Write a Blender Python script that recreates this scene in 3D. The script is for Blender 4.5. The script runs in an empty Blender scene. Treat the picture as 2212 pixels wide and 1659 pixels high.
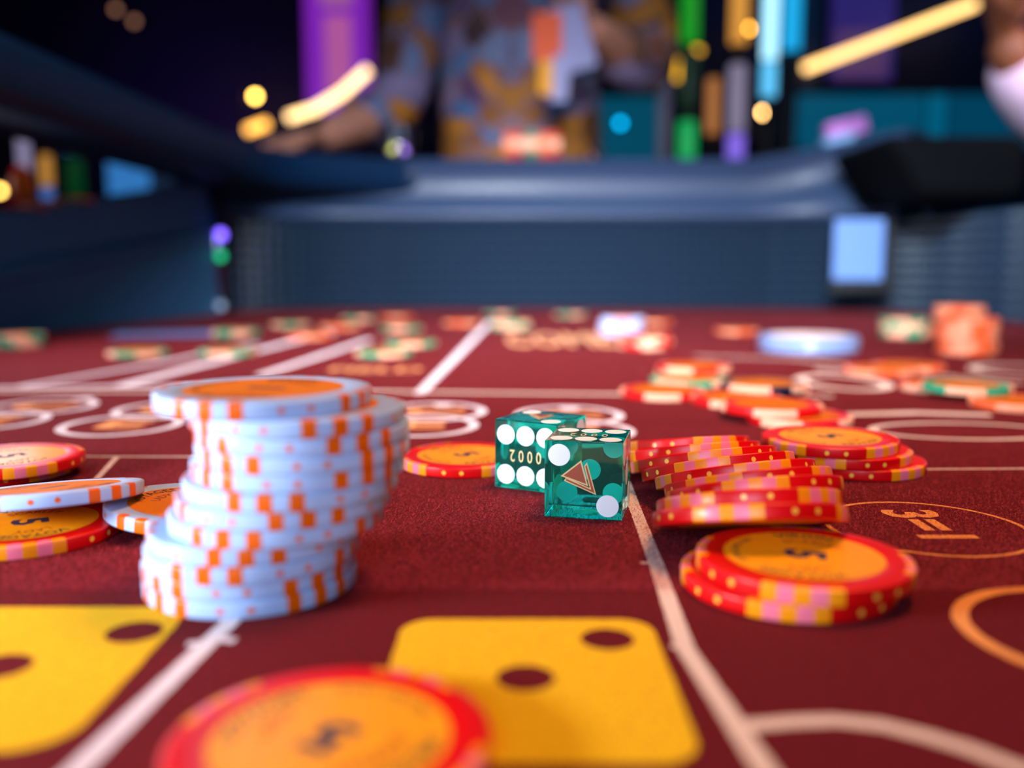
import bpy, bmesh, math, random
from mathutils import Vector, Matrix, Euler
from mathutils import noise as mnoise
random.seed(7)
PI = math.pi
C = bpy.context.scene.collection
S = bpy.context.scene

# ------------------------------------------------------------------ camera, world, lights, exposure
F_PX = 2000.0
CAM_H = 0.0595
PITCH = math.atan((829.5 - 575.0) / F_PX)
cam_d = bpy.data.cameras.new('camera')
cam = bpy.data.objects.new('camera', cam_d); C.objects.link(cam)
cam.location = (0, 0, CAM_H)
cam.rotation_euler = (PI/2 - PITCH, 0, 0)
cam_d.sensor_width = 36.0
cam_d.lens = 36.0 * F_PX / 2212.0
cam_d.clip_start = 0.005
cam_d.clip_end = 60
cam_d.dof.use_dof = True
cam_d.dof.focus_distance = 0.226
cam_d.dof.aperture_fstop = 6.1
S.camera = cam
S.view_settings.view_transform = 'Standard'
S.view_settings.look = 'None'
S.view_settings.gamma = 1.0
S.view_settings.use_curve_mapping = False
S.view_settings.exposure = 0.0
S.cycles.max_bounces = 14
S.cycles.transmission_bounces = 12
S.cycles.glossy_bounces = 6
S.cycles.sample_clamp_indirect = 6.0

w = bpy.data.worlds.new('world'); S.world = w
w.use_nodes = True
bg = w.node_tree.nodes['Background']
bg.inputs[0].default_value = (0.03, 0.075, 0.17, 1)
bg.inputs[1].default_value = 0.5

def area(name, loc, target, sx, sy, power, col, spread=180):
    d = bpy.data.lights.new(name, 'AREA'); d.shape = 'RECTANGLE'
    d.size = sx; d.size_y = sy; d.energy = power; d.color = col
    d.spread = math.radians(spread)
    o = bpy.data.objects.new(name, d); C.objects.link(o)
    o.location = loc
    o.rotation_euler = (Vector(target) - Vector(loc)).to_track_quat('-Z', 'Y').to_euler()
    return o

# cool key and added fill on the left, warm lamps above on the right, blue room light
area('cool_key_left', (-0.36, 0.045, 0.085), (-0.04, 0.19, 0.020), 0.12, 0.04, 1.15, (0.78, 0.88, 1.0), 110)
area('added_fill_left', (-0.42, 0.55, 0.115), (-0.10, 0.50, -0.05), 0.40, 0.05, 0.7, (0.90, 0.80, 1.0), 130)  # unseen lamp, added to brighten the felt at the far left
area('cool_fill_front', (-0.10, -0.34, 0.19), (0.0, 0.40, 0.02), 0.30, 0.14, 0.30, (0.55, 0.72, 1.0), 60)
area('warm_lamp_above', (0.30, 0.42, 1.00), (0.08, 0.34, 0.0), 0.3, 0.3, 1.7, (1.0, 0.50, 0.20), 60)
area('right_wall_fill', (0.05, 0.35, 0.45), (0.53, 1.05, 0.07), 0.1, 0.1, 0.7, (0.70, 0.86, 1.0), 38)  # unseen lamp, added to brighten the right rubber wall
area('far_wall_fill', (-0.06, -0.30, 0.52), (0.06, 1.15, 0.02), 0.35, 0.2, 4.2, (0.84, 0.88, 1.0), 42)  # added behind the camera to lift the far chips and wall
area('rail_top_light', (0.1, 0.8, 1.3), (0.1, 1.35, 0.15), 1.4, 0.3, 1.8, (0.40, 0.66, 1.0))
area('violet_wall_wash', (-1.5, 4.4, 0.7), (-1.5, 5.0, 1.1), 0.8, 0.3, 1.4, (0.55, 0.16, 1.0))  # added wash, tints the back wall violet
area('blue_wall_wash', (1.8, 4.3, 1.9), (1.8, 5.0, 0.9), 1.8, 0.3, 3.0, (0.05, 0.35, 1.0))  # added wash, tints the back wall blue
area('floor_manager_light', (0.3, 1.15, 1.25), (0.0, 1.8, 0.35), 0.6, 0.4, 1.7, (0.75, 0.82, 1.0))
area('player_fill', (0.70, 0.35, 0.55), (0.68, 1.08, 0.32), 0.15, 0.15, 0.8, (1.0, 0.85, 0.95), 30)  # unseen lamp, added to brighten the raised pink sleeve

# ------------------------------------------------------------------ helpers
_rot = Euler((PI/2 - PITCH, 0, 0)).to_matrix()
def ray(px, py):
    return _rot @ Vector(((px - 1106.0) / F_PX, -(py - 829.5) / F_PX, -1.0))
def ground(px, py, z=0.0):
    d = ray(px, py); t = (z - CAM_H) / d.z
    return Vector((0, 0, CAM_H)) + d * t
def at_y(px, py, y):
    d = ray(px, py); t = y / d.y
    return Vector((0, 0, CAM_H)) + d * t

def x_at(px, y, z=0.0):
    return (px - 1106.0) / F_PX * (y * math.cos(PITCH) + (CAM_H - z) * math.sin(PITCH))
def lin(c):
    return tuple((x/12.92 if x <= 0.04045 else ((x+0.055)/1.055)**2.4) for x in [v/255.0 for v in c])
MATS = {}
def mat(name, rgb, rough=0.5, metal=0.0, spec=0.5, coat=0.0, emit=None, estr=0.0, trans=0.0, ior=1.45,
        sheen=0.0, sheen_tint=(1, 1, 1), noise=None, bump=None):
    m = bpy.data.materials.new(name); m.use_nodes = True
    nt = m.node_tree; b = nt.nodes['Principled BSDF']
    col = (*lin(rgb), 1)
    b.inputs['Base Color'].default_value = col
    b.inputs['Roughness'].default_value = rough
    b.inputs['Metallic'].default_value = metal
    b.inputs['Specular IOR Level'].default_value = spec
    b.inputs['Coat Weight'].default_value = coat
    b.inputs['Coat Roughness'].default_value = 0.12
    b.inputs['Transmission Weight'].default_value = trans
    b.inputs['IOR'].default_value = ior
    b.inputs['Sheen Weight'].default_value = sheen
    b.inputs['Sheen Tint'].default_value = (*sheen_tint, 1)
    b.inputs['Sheen Roughness'].default_value = 0.4
    if emit:
        b.inputs['Emission Color'].default_value = (*lin(emit), 1)
        b.inputs['Emission Strength'].default_value = estr
    tc = nt.nodes.new('ShaderNodeTexCoord')
    if noise:                       # (scale, second colour, amount)
        n = nt.nodes.new('ShaderNodeTexNoise'); n.inputs['Scale'].default_value = noise[0]
        n.inputs['Detail'].default_value = 6
        nt.links.new(tc.outputs['Object'], n.inputs['Vector'])
        mx = nt.nodes.new('ShaderNodeMix'); mx.data_type = 'RGBA'
        mx.inputs['A'].default_value = col; mx.inputs['B'].default_value = (*lin(noise[1]), 1)
        mr = nt.nodes.new('ShaderNodeMapRange'); mr.inputs[1].default_value = 0.35; mr.inputs[2].default_value = 0.7
        mr.inputs[4].default_value = noise[2]
        nt.links.new(n.outputs['Fac'], mr.inputs[0]); nt.links.new(mr.outputs[0], mx.inputs['Factor'])
        nt.links.new(mx.outputs['Result'], b.inputs['Base Color'])
    if bump:                        # (scale, distance, strength)
        n = nt.nodes.new('ShaderNodeTexNoise'); n.inputs['Scale'].default_value = bump[0]
        n.inputs['Detail'].default_value = 4; n.inputs['Roughness'].default_value = 0.65
        nt.links.new(tc.outputs['Object'], n.inputs['Vector'])
        bp = nt.nodes.new('ShaderNodeBump'); bp.inputs['Distance'].default_value = bump[1]
        bp.inputs['Strength'].default_value = bump[2]
        nt.links.new(n.outputs['Fac'], bp.inputs['Height']); nt.links.new(bp.outputs[0], b.inputs['Normal'])
    MATS[name] = m
    return m

M = MATS
mat('felt', (124, 15, 19), rough=0.9, spec=0.08, sheen=0.14, sheen_tint=(1.0, 0.22, 0.26),
    noise=(1100, (70, 5, 7), 1.0), bump=(1500, 0.0012, 1.0))
mat('felt_fibre', (168, 34, 48), rough=0.6, spec=0.25, sheen=0.2, sheen_tint=(1.0, 0.4, 0.5))
mat('print_cream', (232, 190, 160), rough=0.9, spec=0.1, sheen=0.5, noise=(1400, (200, 150, 120), 0.7), bump=(2600, 0.0003, 1.0))
mat('print_white', (232, 205, 205), rough=0.9, spec=0.1, sheen=0.6, noise=(1400, (205, 170, 175), 0.7), bump=(2600, 0.0003, 1.0))
mat('print_yellow', (238, 184, 0), rough=0.9, spec=0.05, sheen=0.04, noise=(500, (226, 164, 0), 0.7), bump=(2600, 0.0003, 1.0))
mat('print_gold', (238, 148, 22), rough=0.9, spec=0.1, sheen=0.2, noise=(1400, (214, 120, 16), 0.7), bump=(2600, 0.0003, 1.0))
CH = dict(rough=0.34, spec=0.4, coat=0.03)
mat('chip_white', (172, 196, 236), **CH)
mat('chip_orange', (232, 96, 0), **CH)
mat('chip_label_orange', (214, 118, 0), rough=0.65, spec=0.25, coat=0.0, noise=(700, (206, 96, 0), 0.6))
mat('chip_red', (212, 2, 6), **CH)
mat('chip_amber', (242, 140, 8), **CH)
mat('chip_pink', (238, 112, 132), **CH)
mat('chip_label_amber', (244, 158, 4), rough=0.42, coat=0.1, noise=(700, (230, 136, 2), 0.6))
mat('chip_green', (0, 158, 116), **CH)
mat('chip_label_dark', (186, 100, 8), rough=0.8, spec=0.15, noise=(700, (160, 80, 4), 0.6))
mat('chip_peach', (250, 180, 144), **CH)
mat('chip_salmon', (246, 150, 110), **CH)
mat('chip_coral', (238, 96, 48), **CH)
mat('chip_black', (22, 26, 44), **CH)
mat('ink_dark', (44, 52, 40), rough=0.5)
mat('ink_brown', (150, 52, 20), rough=0.5)
mat('ink_navy', (20, 40, 66), rough=0.5)
mat('dot_yellow', (248, 180, 60), rough=0.35, coat=0.2)
# die plastic
m = mat('die_green', (0, 232, 205), rough=0.0, trans=0.96, ior=1.49, spec=0.5)
mat('pip_white', (245, 245, 245), rough=0.4)
mat('foil_copper', (196, 112, 84), rough=0.35, metal=0.7)
mat('foil_gold', (250, 214, 150), rough=0.3, metal=0.3)
# table body
mat('rubber', (23, 43, 62), rough=0.42, spec=0.5)
mat('vinyl_blue', (40, 60, 90), rough=0.46, spec=0.45, coat=0.04)
mat('vinyl_navy', (0, 32, 62), rough=0.5, spec=0.25)
mat('panel_slate', (60, 116, 158), rough=0.5, spec=0.4)
mat('black_pad', (5, 6, 9), rough=0.85, spec=0.08)
mat('black_plastic', (12, 12, 16), rough=0.4)
mat('chrome', (170, 180, 200), rough=0.15, metal=1.0)
mat('placard', (104, 140, 200), rough=0.4, coat=0.1)
mat('puck_white', (132, 154, 200), rough=0.3, coat=0.3)
mat('wall_navy', (16, 24, 60), rough=0.8)
mat('wall_trim', (12, 44, 70), rough=0.6)
mat('ceiling_dark', (6, 6, 14), rough=0.8)
mat('carpet', (30, 18, 40), rough=0.95, noise=(20, (60, 20, 40), 0.6))
mat('wood_dark', (34, 20, 16), rough=0.4, noise=(30, (54, 32, 22), 0.7))
def emi(name, rgb, s):
    return mat(name, (10, 10, 10), rough=0.5, emit=rgb, estr=s)

def link(name, me, parent=None, m=None, smooth=False):
    o = bpy.data.objects.new(name, me); C.objects.link(o)
    if parent is not None: o.parent = parent
    if m is not None and not me.materials:
        for x in (m if isinstance(m, (list, tuple)) else [m]): me.materials.append(MATS[x])
    if smooth:
        for p in me.polygons: p.use_smooth = True
    return o
def tag(o, label, cat, group=None, kind=None):
    o['label'] = label; o['category'] = cat
    if group: o['group'] = group
    if kind: o['kind'] = kind
    return o
def empty(name, loc=(0, 0, 0), rot=(0, 0, 0)):
    o = bpy.data.objects.new(name, None); C.objects.link(o)
    o.empty_display_size = 0.01
    o.location = loc; o.rotation_euler = rot
    return o
def mesh(name, verts, faces, mi=None):
    me = bpy.data.meshes.new(name); me.from_pydata([tuple(v) for v in verts], [], faces)
    if mi:
        for p, i in zip(me.polygons, mi): p.material_index = i
    me.update(); return me
def from_bm(name, bm):
    me = bpy.data.meshes.new(name); bm.to_mesh(me); bm.free(); return me
def box_me(name, x0, x1, y0, y1, z0, z1, bev=0.0, seg=2):
    bm = bmesh.new(); bmesh.ops.create_cube(bm, size=1)
    for v in bm.verts:
        v.co = Vector(((x0+x1)/2 + v.co.x*(x1-x0), (y0+y1)/2 + v.co.y*(y1-y0), (z0+z1)/2 + v.co.z*(z1-z0)))
    if bev: bmesh.ops.bevel(bm, geom=list(bm.edges), offset=bev, segments=seg, profile=0.5, affect='EDGES')
    return from_bm(name, bm)
def lathe(name, prof, n=48, cap=True):
    vs = []; fs = []
    for (r, z) in prof:
        for i in range(n):
            a = 2*PI*i/n; vs.append((r*math.cos(a), r*math.sin(a), z))
    for k in range(len(prof)-1):
        for i in range(n):
            j = (i+1) % n
            fs.append((k*n+i, k*n+j, (k+1)*n+j, (k+1)*n+i))
    if cap:
        fs.append(tuple(range(n))[::-1]); fs.append(tuple((len(prof)-1)*n+i for i in range(n)))
    return mesh(name, vs, fs)
def tube(name, pts, r, n=10, caps=True):
    pts = [Vector(p) for p in pts]; vs = []; fs = []
    for i, p in enumerate(pts):
        d = (pts[min(i+1, len(pts)-1)] - pts[max(i-1, 0)]).normalized()
        u = d.cross(Vector((0, 0, 1)))
        if u.length < 1e-3: u = d.cross(Vector((0, 1, 0)))
        u.normalize(); v = u.cross(d)
        rr = r[i] if isinstance(r, (list, tuple)) else r
        for k in range(n):
            a = 2*PI*k/n; vs.append(p + u*rr*math.cos(a) + v*rr*math.sin(a))
    for i in range(len(pts)-1):
        for k in range(n):
            j = (k+1) % n; fs.append((i*n+k, i*n+j, (i+1)*n+j, (i+1)*n+k))
    if caps:
        fs.append(tuple(range(n))[::-1]); fs.append(tuple((len(pts)-1)*n+k for k in range(n)))
    return mesh(name, vs, fs)

def text_geo(s, size, bold=.012):
    cu = bpy.data.curves.new('txt', 'FONT'); cu.body = s; cu.size = size; cu.offset = size*bold
    cu.align_x = 'CENTER'; cu.align_y = 'CENTER'; cu.resolution_u = 2
    ob = bpy.data.objects.new('txt', cu); C.objects.link(ob)
    dg = bpy.context.evaluated_depsgraph_get()
    me = bpy.data.meshes.new_from_object(ob.evaluated_get(dg))
    vs = [v.co.copy() for v in me.vertices]; fs = [tuple(p.vertices) for p in me.polygons]
    bpy.data.objects.remove(ob); bpy.data.curves.remove(cu); bpy.data.meshes.remove(me)
    return vs, fs
def arc_text(s, size, r, mid, flip=False, track=1.0):
    """letters round a circle of radius r, centred on angle mid (radians)"""
    out_v = []; out_f = []
    vs, fs = text_geo(s, size)
    for v in vs:
        t = v.x * track / r
        if not flip: a = mid - t; rr = r + v.y
        else: a = mid + t; rr = r - v.y
        out_v.append((rr*math.cos(a), rr*math.sin(a), 0))
    return out_v, fs

# ------------------------------------------------------------------ casino chips
R = 0.0195; T = 0.00308; H = T/2
mm = 0.001
PROF = [(14.5*mm, H-.10*mm), (14.8*mm, H), (18.8*mm, H), (19.25*mm, H-.07*mm), (19.45*mm, H-.24*mm), (19.5*mm, H-.45*mm)]
PROF = PROF + [(r, -z) for r, z in PROF[::-1]]
def chip_body(name, m):
    me = lathe(name, PROF, 96); me.materials.append(MATS[m])
    for p in me.polygons: p.use_smooth = True
    me.set_sharp_from_angle(angle=math.radians(50)) if hasattr(me, 'set_sharp_from_angle') else None
    return me
def insert_me(name, spans):
    """bands of other-coloured plastic let into the edge; spans = (a0, a1, material index) in degrees"""
    o = .035*mm
    pr = [(17.7*mm, H+o), (18.8*mm, H+o), (19.27*mm, H-.07*mm+o), (19.48*mm, H-.24*mm+o*.6), (19.5*mm+o, H-.45*mm)]
    pr = pr + [(r, -z) for r, z in pr[::-1]]
    vs = []; fs = []; mi = []
    for a0, a1, k in spans:
        n = max(4, int((a1-a0)/2)); base = len(vs)
        for j in range(n+1):
            a = math.radians(a0 + (a1-a0)*j/n)
            for q, (r, z) in enumerate(pr):
                rr = r
                if q in (0, len(pr)-1) and j in (0, n): rr = r + .5*mm
                vs.append((rr*math.cos(a), rr*math.sin(a), z))
        L = len(pr)
        for j in range(n):
            for q in range(L-1):
                fs.append((base+j*L+q, base+j*L+q+1, base+(j+1)*L+q+1, base+(j+1)*L+q)); mi.append(k)
    me = mesh(name, vs, fs, mi)
    for p in me.polygons: p.use_smooth = True
    return me
def dot_me(name, deg):
    vs = []; a0 = math.radians(deg); rr = R + .03*mm
    for k in range(12):
        t = 2*PI*k/12; da = .62*mm*math.cos(t)/rr
        vs.append((rr*math.cos(a0+da), rr*math.sin(a0+da), .62*mm*math.sin(t)))
    return mesh(name, vs, [tuple(range(12))])
def label_me(name, m):
    vs = []; fs = []
    for s in (1, -1):
        b = len(vs); vs.append((0, 0, s*(H-.04*mm)))
        for i in range(64):
            a = 2*PI*i/64; vs.append((14.5*mm*math.cos(a), 14.5*mm*math.sin(a), s*(H-.05*mm)))
        for i in range(64):
            j = (i+1) % 64; f = (b, b+1+i, b+1+j); fs.append(f if s > 0 else f[::-1])
    me = mesh(name, vs, fs); me.materials.append(MATS[m]); return me
def letter_me(name, num):
    vs = []; fs = []; mi = []
    def add(v, f, k, z=H-.02*mm):
        b = len(vs); vs.extend((x[0], x[1], z) for x in v); fs.extend(tuple(b+i for i in q) for q in f); mi.extend([k]*len(f))
    v, f = text_geo(num, 10*mm, .035); v = [(x[0]*1.15, x[1]) for x in v]
    add([(-y*1.0, x) for x, y in v] if False else v, f, 2)
    add(*arc_text('VIRGIN', 3.5*mm, 12.2*mm, PI), 0)
    add(*arc_text('VOYAGES', 3.5*mm, 12.2*mm, 0), 0)
    add(*arc_text('NO CASH VALUE', 2.0*mm, 12.4*mm, -PI/2, True), 0)
    add(*arc_text('SCARLET', 2.9*mm, 8.4*mm, PI*.93), 1)
    add(*arc_text('LADY', 2.9*mm, 8.4*mm, .1), 1)
    me = mesh(name, vs, fs, mi)
    for x in ('ink_dark', 'ink_brown', 'ink_navy'): me.materials.append(MATS[x])
    return me
WHITE_SPANS = [(-19.5, -12, 0), (-3.9, 3.9, 0), (12, 19.5, 0)]
RED_SPANS = [(-20.5+8.2*k, -20.5+8.2*(k+1), k % 2) for k in range(5)]
KIND = {}
def kind(key, body, spans, imats, label, num, dotmat):
    d = {'body': chip_body('chip_body', body)}
    d['ins'] = []
    for q in range(4):
        me = insert_me('chip_insert', [(a+90*q, b+90*q, k) for a, b, k in spans])
        for x in imats: me.materials.append(MATS[x])
        d['ins'].append(me)
    d['dots'] = []
    for q in range(4):
        for s in (-7.5, 7.5):
            me = dot_me('chip_dot', 45+90*q+s); me.materials.append(MATS[dotmat]); d['dots'].append(me)
    d['label'] = label_me('chip_label', label)
    d['let'] = letter_me('chip_lettering', num)
    KIND[key] = d
kind('white', 'chip_white', WHITE_SPANS, ['chip_orange'], 'chip_label_orange', '1', 'chip_orange')
kind('red', 'chip_red', RED_SPANS, ['chip_amber', 'chip_pink'], 'chip_label_amber', '5', 'dot_yellow')
kind('green', 'chip_green', [(-24, 24, 0)], ['chip_peach', 'chip_green'], 'chip_label_dark', '25', 'dot_yellow')
kind('coral', 'chip_coral', [(-26, 26, 0)], ['chip_salmon'], 'chip_label_dark', '10', 'dot_yellow')
kind('redpeach', 'chip_red', [(-24, 24, 0)], ['chip_peach'], 'chip_label_dark', '5', 'dot_yellow')
kind('black', 'chip_black', [(-30, 30, 0)], ['chip_peach'], 'chip_label_dark', '100', 'dot_yellow')

def chip(key, c, phase, label, group, near_up=0.0, right_up=0.0, full=True):
    """c = centre of the chip; phase = angle of a stripe group from the side facing the camera, to the right"""
    o = empty('casino_chip', c)
    th = math.atan2(-c[1], -c[0]) + math.radians(phase)
    mtx = Matrix.Rotation(-math.radians(near_up), 4, 'X') @ Matrix.Rotation(-math.radians(right_up), 4, 'Y') @ Matrix.Rotation(th, 4, 'Z')
    o.rotation_euler = mtx.to_euler()
    tag(o, label, 'casino chip', group)
    d = KIND[key]
    link('chip_body', d['body'], o)
    lb = link('centre_label', d['label'], o)
    for me in d['ins']: link('edge_stripe', me, o)
    if full:
        link('lettering', d['let'], lb)
        for me in d['dots']: link('edge_dot', me, o)
    return o
def chip_px(key, cx, yb, level, phase, label, group, full=True, **k):
    """a chip lying flat: cx, yb = where the middle of its near bottom edge shows; level = chips beneath it"""
    z0 = level * T
    p = ground(cx, yb, z0); d = Vector((p.x, p.y, 0)).normalized()
    c = (p.x + d.x*R, p.y + d.y*R, z0 + H + .0001)
    return chip(key, c, phase, label, group, full=full, **k)

# ------------------------------------------------------------------ the craps table
table = empty('craps_table')
tag(table, 'craps table with maroon felt, yellow and cream printing and blue rubber walls', 'table')
bm = bmesh.new()
outline = [(-.60, -.35), (.62, -.35), (.62, .9), (.60, 1.2), (.50, 1.34), (.38, 1.36), (-.26, 1.36), (-.44, 1.30), (-.52, 1.1), (-.60, .8)]
vb = [bm.verts.new((x, y, 0)) for x, y in outline]; f = bm.faces.new(vb)
ex = bmesh.ops.extrude_face_region(bm, geom=[f])
for v in [g for g in ex['geom'] if isinstance(g, bmesh.types.BMVert)]: v.co.z = -.012
bmesh.ops.recalc_face_normals(bm, faces=bm.faces)
felt = link('playing_surface', from_bm('playing_surface', bm), table, 'felt')
felt['label'] = 'maroon felt layout'

ZP = [0.00005]
def nz():
    ZP[0] += 0.0000015
    return ZP[0]
def jit(p, amp):
    n = mnoise.noise_vector(Vector((p[0]*2600, p[1]*2600, 3)))
    return (p[0] + n.x*amp, p[1] + n.y*amp)
def add_print(name, verts2, faces, m):
    z = nz(); me = mesh(name, [(x, y, z) for x, y in verts2], faces)
    return link(name, me, felt, m)
def resample(pts, step):
    out = [pts[0]]
    for a, b in zip(pts, pts[1:]):
        L = (b - a).length; n = max(1, min(400, int(L/step)))
        for k in range(1, n+1): out.append(a + (b-a)*k/n)
    return out
def line(px, width, m, name='printed_line', step=.0005, amp=.00018, world=False):
    pts = [Vector(p) if world else ground(*p).xy for p in px]
    pts = resample([Vector((p[0], p[1])) for p in pts], step)
    vs = []; fs = []
    for i, p in enumerate(pts):
        d = (pts[min(i+1, len(pts)-1)] - pts[max(i-1, 0)]).normalized(); n = Vector((-d.y, d.x))
        for s in (-1, 1): vs.append(jit(p + n*s*width/2, amp))
    for i in range(len(pts)-1): fs.append((2*i, 2*i+1, 2*i+3, 2*i+2))
    return add_print(name, vs, fs, m)
def ring(cx, cy, rx, ry, width, m, n=260, name='printed_ring', amp=.00015):
    vs = []; fs = []
    for i in range(n):
        a = 2*PI*i/n
        for s in (-1, 1): vs.append(jit((cx + (rx+s*width/2)*math.cos(a), cy + (ry+s*width/2)*math.sin(a)), amp))
    for i in range(n):
        j = (i+1) % n; fs.append((2*i, 2*i+1, 2*j+1, 2*j))
    return add_print(name, vs, fs, m)
def word(s, size, cx, cy, rot, m, sx=1, sy=1, name='printed_lettering'):
    v, f = text_geo(s, size, .03); c, q = math.cos(rot), math.sin(rot)
    vs = [(cx + (x[0]*sx*c - x[1]*sy*q), cy + (x[0]*sx*q + x[1]*sy*c)) for x in v]
    return add_print(name, vs, f, m)
def pip_print(x0, x1, y0, y1, r, holes, hr):
    """a yellow die face on the felt, its pips left as bare felt"""
    bmm = bmesh.new(); z = nz()
    out = []
    for (cx, cy, a0) in ((x1-r, y1-r, 0), (x0+r, y1-r, PI/2), (x0+r, y0+r, PI), (x1-r, y0+r, 1.5*PI)):
        for k in range(9):
            a = a0 + PI/2*k/8; out.append((cx + r*math.cos(a), cy + r*math.sin(a)))
    out2 = resample([Vector(p) for p in out + [out[0]]], .0006)[:-1]
    loops = [[jit(p, .0002) for p in out2]]
    for hx, hy in holes:
        loops.append([jit((hx + hr*math.cos(2*PI*k/48), hy + hr*math.sin(2*PI*k/48)), .00015) for k in range(48)])
    for L in loops:
        vv = [bmm.verts.new((p[0], p[1], z)) for p in L]
        for i in range(len(vv)): bmm.edges.new((vv[i], vv[(i+1) % len(vv)]))
    bmesh.ops.triangle_fill(bmm, use_beauty=True, use_dissolve=False, edges=list(bmm.edges))
    bmesh.ops.recalc_face_normals(bmm, faces=bmm.faces)
    o = link('printed_die_face', from_bm('printed_die_face', bmm), felt, 'print_yellow')
    return o
# near layout: cell lines, dice faces and the round bets
def gp(px, py): return tuple(ground(px, py).xy)
a, b = Vector(gp(1650, 1659)), Vector(gp(1480, 1400))
line([tuple(a + (a-b)*2), gp(1650, 1659), gp(1480, 1400), gp(1418, 1220), gp(1350, 1040)], .0030, 'print_cream', world=True)
line([gp(1450, 1396), gp(1492, 1398)], .0016, 'print_cream', world=True)
line([gp(1384, 1216), gp(1420, 1218)], .0013, 'print_cream', world=True)
a, b = Vector(gp(170, 1659)), Vector(gp(490, 1350))
line([tuple(a + (a-b)*2), tuple(a), tuple(b), tuple(b + (b-a)*2.6)], .0032, 'print_white', world=True)
line([gp(462, 1388), gp(404, 1392)], .0020, 'print_white', world=True)
line([gp(450, 1380), gp(508, 1384)], .0020, 'print_white', world=True)
line([(1600, 1570), (1700, 1560), (1800, 1556), (1900, 1566), (2000, 1590), (2100, 1620), (2212, 1665), (2300, 1720)], .0029, 'print_cream')
line([(1960, 1014), (2300, 1012)], .0017, 'print_cream')
line([(-60, 986), (520, 987)], .0016, 'print_cream')
line([(180, 1066), (252, 988)], .0018, 'print_cream')
y1, y0 = ground(1100, 1338).y, ground(1100, 1652).y
pip_print(ground(866, 1360).x, ground(1412, 1360).x, y0, y1, .0055, [gp(1312, 1381), gp(1135, 1465), gp(905, 1590)], .0043)
y1, y0 = ground(200, 1312).y, ground(100, 1625).y
xr = -.0560
h1_ = gp(290, 1366)
pip_print(xr - .0455, xr, y0, y1, .0075, [h1_, (h1_[0] - .0147, h1_[1] - .0131), (h1_[0] - .0290, h1_[1] - .0260)], .0045)
c = ground(2000, 1138); ring(c.x, c.y, .0222, .0222, .0012, 'print_gold')
word('3=1', .0175, c.x + .0006, c.y + .0015, -PI/2, 'print_gold', sx=1.0, sy=1.0)
c = ground(2058, 1372); ring(c.x + .0250, c.y, .0215, .0215, .0027, 'print_gold')
# round bets in the middle distance
for (px, py, let, q) in ((262, 918, 'E', 1), (365, 885, 'C', 1), (-28, 909, 'E', 1), (90, 878, 'C', 1), (907, 919, 'E', 1), (936, 889, 'C', 1),
                      (1240, 931, 'E', 1), (1229, 897, 'C', 1)):
    c = ground(px, py)
    ring(c.x, c.y, .0205, .0225, .0036, 'print_white', n=120)
    word(let, .030, c.x, c.y, 0, 'print_gold', sx=1.3, sy=.8)
for (px, py) in ((958, 874), (1230, 882), (180, 862)):
    c = ground(px, py); ring(c.x, c.y, .0022, .003, .0042, 'print_white', n=24)
# far layout
line([(905, 851), (980, 776), (1060, 694)], .0055, 'print_white', step=.004)
line([(-100, 846), (820, 846), (1500, 854), (1800, 856)], .0050, 'print_cream', step=.004)
line([(-80, 838), (480, 833)], .0070, 'print_white', step=.004)
line([(45, 835), (300, 792), (560, 742)], .0060, 'print_white', step=.004)
line([(250, 836), (470, 780), (720, 716)], .0090, 'print_white', step=.004)
line([(560, 812), (680, 773), (800, 733)], .0070, 'print_white', step=.004)
c = ground(1207, 735); word('COME', .05, c.x, c.y, 0, 'print_gold', sx=.62, sy=3.6)
c = ground(812, 799); word('FIELD', .03, c.x, c.y, 0, 'print_gold', sx=.75, sy=1.0)
c = ground(2078, 931); ring(c.x, c.y, .0320, .0170, .0034, 'print_cream', n=120)
line([(1815, 896), (1980, 892), (2140, 897)], .0075, 'print_cream')
c = ground(1820, 826); ring(c.x, c.y, .0200, .0300, .0070, 'print_cream', n=60)
line([(1760, 800), (1930, 806)], .008, 'print_cream')
c = ground(2040, 800); ring(c.x + .05, c.y, .03, .03, .007, 'print_cream', n=60)
line([(1500, 770), (1700, 775), (2212, 830)], .005, 'print_cream', step=.004)

# short fibres standing on the felt round the dice, too many to count
def fibres(n):
    import numpy as np
    rng = np.random.default_rng(5)
    u = rng.random(n); y = 1.0 / (1/.34 + u*(1/.165 - 1/.34))
    x = (rng.random(n)*2 - 1) * y * .57
    L = rng.uniform(.0004, .0011, n); a = rng.uniform(0, 2*PI, n); el = rng.uniform(.1, .8, n)
    dx = np.cos(a)*np.cos(el)*L; dy = np.sin(a)*np.cos(el)*L; dz = np.sin(el)*L
    wx = -np.sin(a)*.00006; wy = np.cos(a)*.00006
    co = np.empty((n, 3, 3), dtype=np.float32)
    co[:, 0] = np.stack([x-wx, y-wy, np.full(n, .00002)], 1)
    co[:, 1] = np.stack([x+wx, y+wy, np.full(n, .00002)], 1)
    co[:, 2] = np.stack([x+dx, y+dy, dz], 1)
    me = bpy.data.meshes.new('felt_fibres')
    me.vertices.add(n*3); me.vertices.foreach_set('co', co.ravel())
    me.loops.add(n*3); me.loops.foreach_set('vertex_index', np.arange(n*3, dtype=np.int32))
    me.polygons.add(n); me.polygons.foreach_set('loop_start', np.arange(0, n*3, 3, dtype=np.int32))
    me.polygons.foreach_set('loop_total', np.full(n, 3, dtype=np.int32))
    me.update(calc_edges=True)
    o = link('felt_fibres', me, felt, 'felt_fibre'); o['kind'] = 'stuff'

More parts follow.
